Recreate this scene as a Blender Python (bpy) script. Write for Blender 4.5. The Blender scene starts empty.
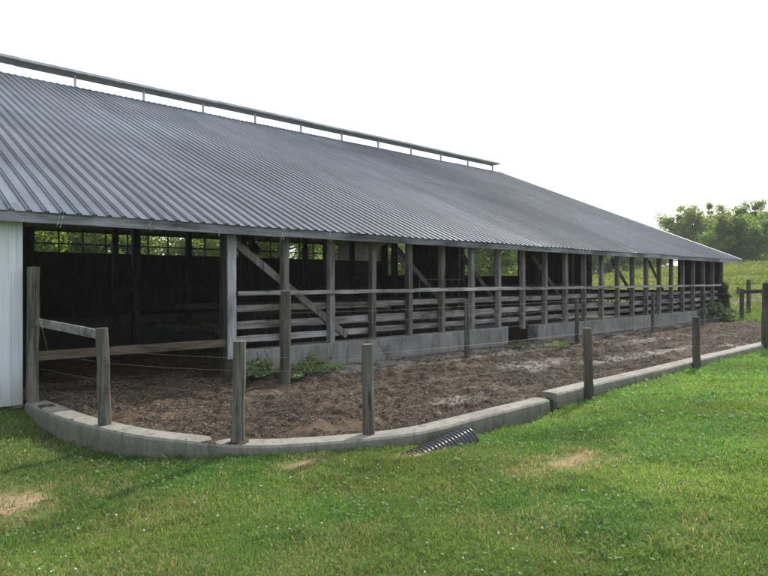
import bpy, bmesh, math, random
import numpy as np
from mathutils import Vector, Matrix, Quaternion

random.seed(7)
rng = np.random.default_rng(7)
S = bpy.context.scene
COL = S.collection

# ------------------------------------------------------------------ camera model
F = 600.0; HZ = 280.0; EYE = 1.88; YAW = math.radians(47.3)
FW = np.array([math.cos(YAW), math.sin(YAW)]); RT = np.array([math.sin(YAW), -math.cos(YAW)])
def at_depth(x, y, d):
    p = FW*d + RT*((x-384)/F*d)
    return (p[0], p[1], EYE+(HZ-y)/F*d)
def at_z(x, y, z=0.0):
    return at_depth(x, y, (EYE-z)*F/(y-HZ))

# ------------------------------------------------------------------ helpers
class MB:
    """collects simple shapes; build() links them as one mesh object"""
    def __init__(s): s.v = []; s.f = []; s.sm = []
    def add(s, vs, fs, smooth=False):
        o = len(s.v); s.v += [tuple(p) for p in vs]
        s.f += [tuple(i+o for i in f) for f in fs]; s.sm += [smooth]*len(fs)
    def box(s, a, b):
        x0, y0, z0 = a; x1, y1, z1 = b
        s.add([(x0,y0,z0),(x1,y0,z0),(x1,y1,z0),(x0,y1,z0),(x0,y0,z1),(x1,y0,z1),(x1,y1,z1),(x0,y1,z1)],
              [(0,3,2,1),(4,5,6,7),(0,1,5,4),(1,2,6,5),(2,3,7,6),(3,0,4,7)])
    def beam(s, p, q, w, h, up=(0,0,1), nseg=1, jit=0.0):
        p = Vector(p); q = Vector(q); d = (q-p)
        dn = d.normalized(); side = dn.cross(Vector(up))
        if side.length < 1e-4: side = dn.cross(Vector((0,1,0)))
        side.normalize(); u = side.cross(dn).normalized()
        vs = []; fs = []
        for k in range(nseg+1):
            c = p+d*(k/nseg)
            j = lambda: random.uniform(-jit, jit)
            for a, b in ((-1,-1),(1,-1),(1,1),(-1,1)):
                vs.append(c+side*(a*w/2+j())+u*(b*h/2+j()))
        for k in range(nseg):
            o = 4*k
            for i in range(4):
                fs.append((o+i, o+(i+1) % 4, o+4+(i+1) % 4, o+4+i))
        fs.append((3,2,1,0)); o = 4*nseg; fs.append((o,o+1,o+2,o+3))
        s.add(vs, fs)
    def tube(s, pts, rad, n=8, caps=True, smooth=True, wob=0.0):
        pts = [Vector(p) for p in pts]
        if not hasattr(rad, '__len__'): rad = [rad]*len(pts)
        vs = []; fs = []
        ph = [1+random.uniform(-wob, wob) for _ in range(n)]
        for k, p in enumerate(pts):
            d = (pts[min(k+1, len(pts)-1)]-pts[max(k-1, 0)]).normalized()
            a = d.cross(Vector((0.31, 0.95, 0.02)))
            if a.length < 1e-3: a = d.cross(Vector((1, 0, 0)))
            a.normalize(); b = d.cross(a)
            for i in range(n):
                t = 2*math.pi*i/n
                r = rad[k]*ph[i]*(1+random.uniform(-wob, wob)*0.4)
                vs.append(p+a*(math.cos(t)*r)+b*(math.sin(t)*r))
        for k in range(len(pts)-1):
            o = k*n
            for i in range(n):
                fs.append((o+i, o+(i+1) % n, o+n+(i+1) % n, o+n+i))
        s.add(vs, fs, smooth)
        if caps:
            s.add(vs[:n], [tuple(range(n))[::-1]]); s.add(vs[-n:], [tuple(range(n))])
    def build(s, name, mat, parent=None):
        off = Vector((0,0,0))
        if parent is not None:
            off = parent.matrix_world.translation if parent.parent is None else parent.parent.matrix_world.translation
            off = root_loc(parent)
        me = bpy.data.meshes.new(name)
        me.from_pydata([(a-off[0], b-off[1], c-off[2]) for a, b, c in s.v], [], s.f)
        me.polygons.foreach_set('use_smooth', s.sm)
        me.materials.append(mat); me.update()
        o = bpy.data.objects.new(name, me); COL.objects.link(o)
        if parent is not None: o.parent = parent
        return o
def root_loc(o):
    while o.parent is not None: o = o.parent
    return o.location
def bevel(o, w=0.006, seg=1):
    m = o.modifiers.new('bevel', 'BEVEL'); m.width = w; m.segments = seg; m.limit_method = 'ANGLE'
    return o
def tag(o, label, cat, group=None):
    o['label'] = label; o['category'] = cat
    if group: o['group'] = group
    return o
def empty(name, loc, label, cat, group=None):
    o = bpy.data.objects.new(name, None); COL.objects.link(o)
    o.location = loc; o.empty_display_size = 0.3
    return tag(o, label, cat, group)
def fast_mesh(name, V, quads=None, tris=None, mat=None, parent=None, col=None, smooth=False):
    """numpy mesh: V (n,3), quads (m,4), tris (k,3), col per vertex"""
    if parent is not None: V = V-np.array(root_loc(parent))
    me = bpy.data.meshes.new(name)
    nq = 0 if quads is None else len(quads); nt = 0 if tris is None else len(tris)
    me.vertices.add(len(V)); me.vertices.foreach_set('co', V.astype(np.float32).ravel())
    li = []; st = []; tot = []
    if nq: li.append(quads.ravel()); st.append(np.arange(nq)*4); tot.append(np.full(nq, 4))
    if nt: li.append(tris.ravel()); st.append(nq*4+np.arange(nt)*3); tot.append(np.full(nt, 3))
    li = np.concatenate(li).astype(np.int32)
    me.loops.add(len(li)); me.loops.foreach_set('vertex_index', li)
    me.polygons.add(nq+nt)
    me.polygons.foreach_set('loop_start', np.concatenate(st).astype(np.int32))
    me.polygons.foreach_set('loop_total', np.concatenate(tot).astype(np.int32))
    me.polygons.foreach_set('use_smooth', np.full(nq+nt, bool(smooth)))
    if col is not None:
        a = me.attributes.new('col', 'FLOAT_COLOR', 'POINT')
        c4 = np.ones((len(V), 4), np.float32); c4[:, :3] = col
        a.data.foreach_set('color', c4.ravel())
    me.update(calc_edges=True)
    if mat: me.materials.append(mat)
    o = bpy.data.objects.new(name, me); COL.objects.link(o)
    if parent is not None: o.parent = parent
    return o

_grids = {}
def vnoise(x, y, s, seed=0):
    if seed not in _grids: _grids[seed] = np.random.default_rng(100+seed).random((256, 256))
    g = _grids[seed]
    x = np.asarray(x)/s+1000.3; y = np.asarray(y)/s+1000.7
    xi = np.floor(x).astype(int); yi = np.floor(y).astype(int)
    fx = x-xi; fy = y-yi
    fx = fx*fx*(3-2*fx); fy = fy*fy*(3-2*fy)
    a = g[xi % 256, yi % 256]; b = g[(xi+1) % 256, yi % 256]
    c = g[xi % 256, (yi+1) % 256]; d = g[(xi+1) % 256, (yi+1) % 256]
    return (a*(1-fx)+b*fx)*(1-fy)+(c*(1-fx)+d*fx)*fy
def smooth01(t): t = np.clip(t, 0, 1); return t*t*(3-2*t)
def inside(px, py, poly):
    px = np.asarray(px); py = np.asarray(py); r = np.zeros(px.shape, bool)
    n = len(poly)
    for i in range(n):
        x0, y0 = poly[i]; x1, y1 = poly[(i+1) % n]
        if y0 == y1: continue
        c = ((y0 > py) != (y1 > py)) & (px < (x1-x0)*(py-y0)/(y1-y0)+x0)
        r ^= c
    return r

# ------------------------------------------------------------------ materials
def newmat(name):
    m = bpy.data.materials.new(name); m.use_nodes = True
    nt = m.node_tree; b = nt.nodes['Principled BSDF']
    return m, nt, b
def N(nt, t, **kw):
    n = nt.nodes.new(t)
    for k, v in kw.items():
        if hasattr(n, k): setattr(n, k, v)
        else: n.inputs[k].default_value = v
    return n
def L(nt, a, b): nt.links.new(a, b)
def ramp(nt, fac, stops):
    r = nt.nodes.new('ShaderNodeValToRGB'); e = r.color_ramp.elements
    while len(e) < len(stops): e.new(0.5)
    for i, (p, c) in enumerate(stops):
        e[i].position = p; e[i].color = (*c, 1) if len(c) == 3 else c
    L(nt, fac, r.inputs['Fac']); return r.outputs['Color']
def noise(nt, vec, scale, detail=4, rough=0.55, dist=0.0):
    n = nt.nodes.new('ShaderNodeTexNoise')
    n.inputs['Scale'].default_value = scale; n.inputs['Detail'].default_value = detail
    n.inputs['Roughness'].default_value = rough; n.inputs['Distortion'].default_value = dist
    if vec is not None: L(nt, vec, n.inputs['Vector'])
    return n.outputs['Fac']
def mapping(nt, scale=(1,1,1), src='Object', rnd=False, rot=(0,0,0)):
    tc = nt.nodes.new('ShaderNodeTexCoord'); mp = nt.nodes.new('ShaderNodeMapping')
    mp.inputs['Scale'].default_value = scale; mp.inputs['Rotation'].default_value = rot
    L(nt, tc.outputs[src], mp.inputs['Vector'])
    if rnd:
        oi = nt.nodes.new('ShaderNodeObjectInfo'); m = nt.nodes.new('ShaderNodeVectorMath'); m.operation = 'SCALE'
        m.inputs[0].default_value = (31, 17, 23); L(nt, oi.outputs['Random'], m.inputs['Scale'])
        L(nt, m.outputs[0], mp.inputs['Location'])
    return mp.outputs['Vector']
def mixc(nt, fac, a, b, mode='MIX'):
    m = nt.nodes.new('ShaderNodeMix'); m.data_type = 'RGBA'; m.blend_type = mode
    for s, v in ((m.inputs['Factor'], fac), (m.inputs[6], a), (m.inputs[7], b)):
        if hasattr(v, 'node'): L(nt, v, s)
        elif isinstance(v, (int, float)): s.default_value = v
        else: s.default_value = (*v, 1)
    return m.outputs[2]
def math_(nt, op, a, b=None):
    m = nt.nodes.new('ShaderNodeMath'); m.operation = op
    for s, v in ((m.inputs[0], a), (m.inputs[1], b)):
        if v is None: continue
        if hasattr(v, 'node'): L(nt, v, s)
        else: s.default_value = v
    return m.outputs[0]
def bump(nt, b, h, strength=0.4, dist=0.01):
    n = nt.nodes.new('ShaderNodeBump'); n.inputs['Strength'].default_value = strength
    n.inputs['Distance'].default_value = dist
    L(nt, h, n.inputs['Height']); L(nt, n.outputs['Normal'], b.inputs['Normal'])

def wood(name, grain, lo, hi, tint=None, knots=True):
    """weathered timber; grain = axis along which the fibres run"""
    m, nt, b = newmat(name)
    sc = {'x': (0.7, 22, 22), 'y': (22, 0.7, 22), 'z': (22, 22, 0.7)}[grain]
    v = mapping(nt, sc, rnd=True)
    g = noise(nt, v, 1.6, 6, 0.65, 0.4)
    sc2 = {'x': (0.5, 3, 3), 'y': (3, 0.5, 3), 'z': (3, 3, 0.5)}[grain]
    g2 = noise(nt, mapping(nt, sc2, rnd=True), 1.7, 5, 0.6)
    c = ramp(nt, g, [(0.3, lo), (0.5, tuple((a+c)/2 for a, c in zip(lo, hi))), (0.72, hi)])
    c2 = ramp(nt, g2, [(0.32, (0.34,0.30,0.25)), (0.52, (0.9,0.88,0.86)), (0.75, (1.2, 1.2, 1.24))])
    c = mixc(nt, 1.0, c, c2, 'MULTIPLY')
    oi = nt.nodes.new('ShaderNodeObjectInfo')
    rr = ramp(nt, oi.outputs['Random'], [(0, (0.72, 0.70, 0.68)), (1, (1.18, 1.18, 1.2))])
    c = mixc(nt, 1.0, c, rr, 'MULTIPLY')
    ck = noise(nt, mapping(nt, {'x': (0.22, 9, 9), 'y': (9, 0.22, 9), 'z': (9, 9, 0.22)}[grain], rnd=True), 2.6, 3, 0.55, 0.6)
    line = ramp(nt, ck, [(0.465, (1,1,1)), (0.49, (0.22,0.2,0.18)), (0.505, (0.22,0.2,0.18)), (0.53, (1,1,1))])
    pt = noise(nt, mapping(nt, (2.5,2.5,2.5), rnd=True), 1.5, 3)
    c = mixc(nt, ramp(nt, pt, [(0.42, (0,0,0)), (0.6, (0.85,0.85,0.85))]), c, mixc(nt, 1.0, c, line, 'MULTIPLY'))
    if knots:
        vo = nt.nodes.new('ShaderNodeTexVoronoi'); vo.inputs['Scale'].default_value = 1.0
        L(nt, mapping(nt, {'x': (1.3, 6, 6), 'y': (6, 1.3, 6), 'z': (6, 6, 1.3)}[grain], rnd=True), vo.inputs['Vector'])
        c = mixc(nt, ramp(nt, vo.outputs['Distance'], [(0.05, (0.8,0.8,0.8)), (0.17, (0,0,0))]), c, tuple(x*0.35 for x in lo))
    if tint: c = mixc(nt, ramp(nt, noise(nt, mapping(nt, (1.2,1.2,1.2), rnd=True), 1.3, 3), [(0.52, (0,0,0)), (0.7, (0.7,0.7,0.7))]), c, tint)
    L(nt, c, b.inputs['Base Color']); b.inputs['Roughness'].default_value = 0.85
    b.inputs['Specular IOR Level'].default_value = 0.25
    bump(nt, b, g, 0.6, 0.012)
    return m
M = {}
M['post'] = wood('weathered_post', 'z', (0.085,0.078,0.07), (0.30,0.295,0.29))
M['fpost'] = wood('fence_post_wood', 'z', (0.05,0.05,0.042), (0.18,0.178,0.155), tint=(0.075,0.085,0.05))
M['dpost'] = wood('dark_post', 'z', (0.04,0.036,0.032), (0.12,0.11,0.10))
M['board'] = wood('weathered_board', 'x', (0.13,0.125,0.12), (0.40,0.40,0.40))
M['rail'] = wood('pale_rail', 'x', (0.19,0.19,0.19), (0.50,0.51,0.52))
M['fascia'] = wood('fascia_board', 'x', (0.145,0.16,0.185), (0.33,0.36,0.41))
M['facing'] = wood('pale_facing_board', 'z', (0.24,0.25,0.27), (0.50,0.53,0.57))
M['brown'] = wood('brown_plank', 'x', (0.095,0.078,0.058), (0.26,0.22,0.175))
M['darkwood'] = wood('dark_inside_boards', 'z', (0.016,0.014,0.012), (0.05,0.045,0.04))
M['rafter'] = wood('rafter_wood', 'y', (0.035,0.03,0.026), (0.09,0.078,0.066))

def concrete(name, lo, hi, dirt=0.5):
    m, nt, b = newmat(name)
    v = mapping(nt)
    n1 = noise(nt, v, 1.3, 6, 0.65); n2 = noise(nt, v, 26, 4, 0.7)
    c = ramp(nt, n1, [(0.3, lo), (0.7, hi)])
    c = mixc(nt, 0.55, c, ramp(nt, n2, [(0.3, (0.55,0.54,0.52)), (0.65, (1.1,1.1,1.1))]), 'MULTIPLY')
    st = noise(nt, mapping(nt, (5, 5, 0.8)), 1.4, 5, 0.7)
    c = mixc(nt, ramp(nt, st, [(0.48, (0,0,0)), (0.72, (dirt,dirt,dirt))]), c, (0.085,0.08,0.06))
    ck = noise(nt, mapping(nt, (1, 1, 0.6)), 1.1, 5, 0.6, 0.5)
    pt = noise(nt, mapping(nt, (1, 1, 1)), 0.6, 2)
    c = mixc(nt, ramp(nt, pt, [(0.5, (0,0,0)), (0.56, (0.8,0.8,0.8))]), c, mixc(nt, 1.0, c, ramp(nt, ck, [(0.485, (1,1,1)), (0.494, (0.3,0.29,0.27)), (0.500, (0.3,0.29,0.27)), (0.509, (1,1,1))]), 'MULTIPLY'))
    sx = nt.nodes.new('ShaderNodeSeparateXYZ'); g_ = nt.nodes.new('ShaderNodeNewGeometry'); L(nt, g_.outputs['Position'], sx.inputs[0])
    low = math_(nt, 'ADD', math_(nt, 'MULTIPLY', sx.outputs['Z'], -3.2), math_(nt, 'MULTIPLY', n1, 1.3))
    c = mixc(nt, ramp(nt, low, [(0.55, (0,0,0)), (1.15, (0.55,0.55,0.55))]), c, (0.07,0.068,0.042))
    L(nt, c, b.inputs['Base Color']); b.inputs['Roughness'].default_value = 0.9
    bump(nt, b, math_(nt, 'ADD', n2, math_(nt, 'MULTIPLY', n1, 0.5)), 0.5, 0.01)
    return m
M['curb'] = concrete('old_concrete', (0.15,0.146,0.128), (0.30,0.292,0.26), 0.9)
M['footing'] = concrete('barn_concrete', (0.14,0.138,0.13), (0.27,0.27,0.262), 0.9)

def roof_mat():
    m, nt, b = newmat('galvanised_roof')
    v = mapping(nt, (1, 0.12, 0.12))
    streak = noise(nt, v, 2.2, 6, 0.6)
    blot = noise(nt, mapping(nt, (0.16, 0.16, 0.16)), 1.0, 4, 0.55)
    fine = noise(nt, mapping(nt, (9, 1.2, 1.2)), 1.0, 5, 0.7)
    c = ramp(nt, streak, [(0.3, (0.084,0.100,0.127)), (0.7, (0.162,0.188,0.227))])
    c = mixc(nt, 0.8, c, ramp(nt, blot, [(0.35, (0.60,0.61,0.64)), (0.62, (1.08,1.08,1.08))]), 'MULTIPLY')
    c = mixc(nt, 0.5, c, ramp(nt, fine, [(0.3, (0.7,0.69,0.68)), (0.7, (1.15,1.15,1.15))]), 'MULTIPLY')
    rust = noise(nt, mapping(nt, (2.4, 0.25, 0.25)), 1.3, 6, 0.7)
    c = mixc(nt, ramp(nt, rust, [(0.64, (0,0,0)), (0.80, (0.45,0.45,0.45))]), c, (0.085,0.072,0.062))
    # each sheet (four ribs wide) weathered a little differently
    sx = nt.nodes.new('ShaderNodeSeparateXYZ'); tc = nt.nodes.new('ShaderNodeTexCoord'); L(nt, tc.outputs['Object'], sx.inputs[0])
    q = math_(nt, 'FLOOR', math_(nt, 'DIVIDE', sx.outputs['X'], 0.916))
    q2 = math_(nt, 'FLOOR', math_(nt, 'DIVIDE', sx.outputs['Y'], 7.35))
    wn = nt.nodes.new('ShaderNodeTexWhiteNoise'); wn.noise_dimensions = '2D'
    cb = nt.nodes.new('ShaderNodeCombineXYZ'); L(nt, q, cb.inputs[0]); L(nt, q2, cb.inputs[1]); L(nt, cb.outputs[0], wn.inputs['Vector'])
    c = mixc(nt, 1.0, c, ramp(nt, wn.outputs['Value'], [(0, (0.86,0.86,0.86)), (1, (1.1,1.1,1.1))]), 'MULTIPLY')
    L(nt, c, b.inputs['Base Color'])
    b.inputs['Metallic'].default_value = 0.15; b.inputs['Specular IOR Level'].default_value = 0.3
    r = ramp(nt, streak, [(0.3, (0.56,)*3), (0.7, (0.74,)*3)]); L(nt, r, b.inputs['Roughness'])
    bump(nt, b, fine, 0.08, 0.004)
    return m
M['roof'] = roof_mat()
def simple(name, c, rough=0.6, metal=0.0, var=0.25, scale=6):
    m, nt, b = newmat(name)
    n = noise(nt, mapping(nt), scale, 5, 0.6)
    cc = ramp(nt, n, [(0.3, tuple(x*(1-var) for x in c)), (0.7, tuple(x*(1+var) for x in c))])
    L(nt, cc, b.inputs['Base Color']); b.inputs['Roughness'].default_value = rough; b.inputs['Metallic'].default_value = metal
    return m
M['cap'] = simple('ridge_metal', (0.42,0.43,0.45), 0.5, 0.3, 0.2, 2)
M['pipe'] = simple('black_plastic', (0.018,0.019,0.022), 0.2, 0, 0.3)
M['steel'] = simple('dull_steel', (0.045,0.042,0.04), 0.7, 0.3)
M['wire'] = simple('fence_wire', (0.14,0.14,0.14), 0.6, 0.3)
M['innerpanel'] = simple('inner_siding', (0.34,0.33,0.31), 0.7, 0, 0.2, 1)
M['stone'] = simple('field_stone', (0.16,0.125,0.11), 0.9, 0, 0.4)
M['straw'] = simple('dry_straw', (0.50,0.48,0.40), 0.9)
def siding():
    m, nt, b = newmat('white_siding')
    n = noise(nt, mapping(nt, (6, 6, 0.5)), 1.2, 5, 0.6); n2 = noise(nt, mapping(nt), 1.0, 4)
    c = ramp(nt, n, [(0.3, (0.50,0.56,0.62)), (0.6, (0.64,0.70,0.755))])
    sx = nt.nodes.new('ShaderNodeSeparateXYZ'); tc = nt.nodes.new('ShaderNodeTexCoord'); L(nt, tc.outputs['Object'], sx.inputs[0])
    low = math_(nt, 'ADD', math_(nt, 'MULTIPLY', sx.outputs['Z'], -1.3), math_(nt, 'MULTIPLY', n, 1.7))
    c = mixc(nt, ramp(nt, low, [(0.1, (0,0,0)), (0.8, (0.6,0.6,0.6))]), c, (0.25,0.22,0.17))
    L(nt, c, b.inputs['Base Color']); b.inputs['Roughness'].default_value = 0.5
    return m
M['siding'] = siding()

def attr_leaf(name, trans=0.5, rough=0.6, tcol=1.6):
    m, nt, b = newmat(name)
    at = nt.nodes.new('ShaderNodeAttribute'); at.attribute_name = 'col'
    L(nt, at.outputs['Color'], b.inputs['Base Color']); b.inputs['Roughness'].default_value = rough
    b.inputs['Specular IOR Level'].default_value = 0.3
    t = nt.nodes.new('ShaderNodeBsdfTranslucent')
    L(nt, mixc(nt, 1.0, at.outputs['Color'], (tcol*1.05, tcol*1.1, tcol*0.6), 'MULTIPLY'), t.inputs['Color'])
    mx = nt.nodes.new('ShaderNodeMixShader'); mx.inputs[0].default_value = trans
    L(nt, b.outputs[0], mx.inputs[1]); L(nt, t.outputs[0], mx.inputs[2])
    L(nt, mx.outputs[0], nt.nodes['Material Output'].inputs['Surface'])
    return m
M['leaf'] = attr_leaf('tree_leaves', 0.55, tcol=1.9)
M['weed'] = attr_leaf('weed_leaves', 0.35)
M['blade'] = attr_leaf('grass_blades', 0.4)
def attr_plain(name):
    m, nt, b = newmat(name)
    at = nt.nodes.new('ShaderNodeAttribute'); at.attribute_name = 'col'
    L(nt, at.outputs['Color'], b.inputs['Base Color']); b.inputs['Roughness'].default_value = 0.95
    return m
M['litter'] = attr_plain('yard_litter')
M['bark'] = wood('tree_bark', 'z', (0.05,0.04,0.03), (0.16,0.14,0.11))

def ellipse_mask(nt, pts, soft=0.5):
    """max of soft elliptical patches given as (x, y, rx, ry) in metres, edges broken with noise"""
    geo = nt.nodes.new('ShaderNodeNewGeometry')
    nz = nt.nodes.new('ShaderNodeTexNoise'); nz.inputs['Scale'].default_value = 1.6; nz.inputs['Detail'].default_value = 6
    nz.inputs['Roughness'].default_value = 0.7
    L(nt, geo.outputs['Position'], nz.inputs['Vector'])
    out = None
    for x, y, rx, ry in pts:
        mp = nt.nodes.new('ShaderNodeMapping'); mp.inputs['Location'].default_value = (-x/rx, -y/ry, 0)
        mp.inputs['Scale'].default_value = (1/rx, 1/ry, 0); L(nt, geo.outputs['Position'], mp.inputs['Vector'])
        ln = nt.nodes.new('ShaderNodeVectorMath'); ln.operation = 'LENGTH'; L(nt, mp.outputs[0], ln.inputs[0])
        v = math_(nt, 'SUBTRACT', 1.0, ln.outputs['Value'])
        out = v if out is None else math_(nt, 'MAXIMUM', out, v)
    out = math_(nt, 'ADD', out, math_(nt, 'MULTIPLY', math_(nt, 'SUBTRACT', nz.outputs['Fac'], 0.5), 2.2))
    return out

def yard_mat():
    m, nt, b = newmat('yard_dirt')
    geo = nt.nodes.new('ShaderNodeNewGeometry'); P = geo.outputs['Position']
    n1 = noise(nt, P, 0.9, 5, 0.6); n2 = noise(nt, P, 7, 6, 0.7); n3 = noise(nt, P, 38, 4, 0.7)
    c = ramp(nt, n2, [(0.28, (0.022,0.0165,0.012)), (0.5, (0.068,0.051,0.0365)), (0.72, (0.170,0.135,0.099))])
    c = mixc(nt, 0.8, c, ramp(nt, n3, [(0.3, (0.45,0.42,0.4)), (0.6, (1.1,1.08,1.05)), (0.78, (1.9,1.8,1.6))]), 'MULTIPLY')
    c = mixc(nt, 0.8, c, ramp(nt, n1, [(0.35, (0.7,0.68,0.66)), (0.65, (1.3,1.28,1.22))]), 'MULTIPLY')
    wet = noise(nt, P, 0.55, 5, 0.65, 0.6)
    c = mixc(nt, 1.0, c, ramp(nt, wet, [(0.36, (0.62,0.62,0.62)), (0.56, (1.12,1.14,1.16))]), 'MULTIPLY')
    tan = ellipse_mask(nt, [(3.2, 8.0, 1.1, 1.6), (4.6, 6.2, 1.6, 0.6), (3.6, 9.8, 1.2, .8)])
    c = mixc(nt, ramp(nt, tan, [(0.1, (0,0,0)), (0.7, (0.28,0.28,0.28))]), c, ramp(nt, n3, [(0.3, (0.085,0.056,0.034)), (0.7, (0.25,0.175,0.11))]))
    pale = ellipse_mask(nt, PALE)
    pc = ramp(nt, n2, [(0.3, (0.11,0.098,0.082)), (0.7, (0.36,0.335,0.295))])
    c = mixc(nt, ramp(nt, pale, [(0.0, (0,0,0)), (0.6, (0.9,0.9,0.9))]), c, pc)
    L(nt, c, b.inputs['Base Color']); b.inputs['Roughness'].default_value = 0.95
    b.inputs['Specular IOR Level'].default_value = 0.2
    bump(nt, b, math_(nt, 'ADD', n2, math_(nt, 'MULTIPLY', n3, 0.5)), 0.9, 0.04)
    return m
def gpx(x, y, z=0.0, rx=0.5, ry=0.4):
    p = at_z(x, y, z); return (p[0], p[1], rx, ry)
PALE = [(9.0, 9.85, 1.8, .8), (11.3, 9.75, 2.0, .9), (13.6, 9.7, 2.2, .9), (7.4, 9.8, 1.2, .6), (17.5, 9.95, 3.2, .75), (21.5, 10.0, 3.6, .7), (26, 10.0, 4.0, .7),
        gpx(462, 400, 0, 0.7, 0.35), gpx(535, 365, 0, 1.6, 0.6), gpx(625, 357, 0, 2.6, 0.35), gpx(665, 352, 0, 2.4, 0.35), gpx(650, 340, 0, 2.5, .4),
        gpx(735, 345, 0, 1.1, 0.35)]
M['yard'] = yard_mat()

BARE = [gpx(6, 480, 0.0, 0.55, 0.6), gpx(575, 458, 0.1, 0.55, 0.30), gpx(300, 461, -0.03, 0.30, 0.16), gpx(418, 452, -0.05, 0.35, 0.12)]
def lawn_mat():
    m, nt, b = newmat('lawn_soil')
    geo = nt.nodes.new('ShaderNodeNewGeometry'); P = geo.outputs['Position']
    n1 = noise(nt, P, 0.8, 4, 0.6); n2 = noise(nt, P, 22, 5, 0.7)
    c = ramp(nt, n2, [(0.3, (0.045,0.07,0.02)), (0.55, (0.09,0.14,0.036)), (0.75, (0.16,0.185,0.07))])
    c = mixc(nt, ramp(nt, n1, [(0.5, (0,0,0)), (0.75, (0.4,0.4,0.4))]), c, (0.16,0.13,0.065))
    bare = ellipse_mask(nt, BARE)
    c = mixc(nt, ramp(nt, bare, [(0.25, (0,0,0)), (0.7, (0.85,0.85,0.85))]), c,
             ramp(nt, n2, [(0.3, (0.22,0.15,0.09)), (0.7, (0.42,0.32,0.21))]))
    L(nt, c, b.inputs['Base Color']); b.inputs['Roughness'].default_value = 0.95
    b.inputs['Specular IOR Level'].default_value = 0.1; bump(nt, b, n2, 0.8, 0.03)
    return m
M['lawn'] = lawn_mat()
def field_mat():
    m, nt, b = newmat('pasture')
    geo = nt.nodes.new('ShaderNodeNewGeometry'); P = geo.outputs['Position']
    n1 = noise(nt, P, 0.07, 5, 0.6); n2 = noise(nt, P, 0.9, 6, 0.7); n3 = noise(nt, P, 6, 4, 0.7)
    c = ramp(nt, n2, [(0.3, (0.045,0.085,0.010)), (0.55, (0.105,0.145,0.016)), (0.75, (0.20,0.20,0.035))])
    c = mixc(nt, 0.7, c, ramp(nt, n3, [(0.3, (0.6,0.6,0.6)), (0.7, (1.25,1.25,1.2))]), 'MULTIPLY')
    c = mixc(nt, ramp(nt, n1, [(0.45, (0,0,0)), (0.7, (0.6,0.6,0.6))]), c, (0.20,0.175,0.05))
    dirt = ellipse_mask(nt, [(50, 14, 13, 4.0)])
    c = mixc(nt, ramp(nt, dirt, [(0.1, (0,0,0)), (0.5, (0.9,0.9,0.9))]), c, ramp(nt, n3, [(0.3, (0.10,0.075,0.055)), (0.7, (0.22,0.17,0.125))]))
    L(nt, c, b.inputs['Base Color']); b.inputs['Roughness'].default_value = 0.95
    b.inputs['Specular IOR Level'].default_value = 0.05; bump(nt, b, n3, 0.8, 0.12)
    return m
M['field'] = field_mat()

# ------------------------------------------------------------------ sun and sky
SUN_AZ = math.radians(14); SUN_EL = math.radians(40)
sd = Vector((math.cos(SUN_EL)*math.cos(SUN_AZ), math.cos(SUN_EL)*math.sin(SUN_AZ), math.sin(SUN_EL)))
W = bpy.data.worlds.new('World'); S.world = W; W.use_nodes = True
wn = W.node_tree; bg = wn.nodes['Background']
sky = wn.nodes.new('ShaderNodeTexSky'); sky.sky_type = 'NISHITA'; sky.sun_disc = False
sky.sun_elevation = SUN_EL; sky.sun_rotation = math.atan2(sd.x, sd.y)
sky.air_density = 1.0; sky.dust_density = 4.0; sky.ozone_density = 1.0
vm = wn.nodes.new('ShaderNodeMix'); vm.data_type = 'RGBA'; vm.inputs['Factor'].default_value = 0.6
wn.links.new(sky.outputs[0], vm.inputs[6]); vm.inputs[7].default_value = (7.8, 8.1, 8.5, 1)     # thin bright overcast veil
wn.links.new(vm.outputs[2], bg.inputs[0]); bg.inputs[1].default_value = 0.13
sl = bpy.data.lights.new('sun', 'SUN'); sl.energy = 3.3; sl.angle = math.radians(0.5); sl.color = (1.0, 0.94, 0.85)
so = bpy.data.objects.new('sun', sl); COL.objects.link(so)
so.rotation_euler = (-sd).to_track_quat('-Z', 'Y').to_euler(); so.location = (30, 0, 40)
vs = S.view_settings; S.display_settings.display_device = 'sRGB'
vs.view_transform = 'Standard'; vs.look = 'None'; vs.gamma = 1; vs.use_curve_mapping = False
vs.exposure = 0.66

cd = bpy.data.cameras.new('camera'); co = bpy.data.objects.new('camera', cd); COL.objects.link(co)
co.location = (0, 0, EYE); co.rotation_euler = (math.pi/2, 0, YAW-math.pi/2)
cd.sensor_width = 36; cd.lens = F/768*36; cd.shift_y = (HZ-288)/768; cd.clip_end = 3000; cd.clip_start = 0.1
S.camera = co

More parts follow.
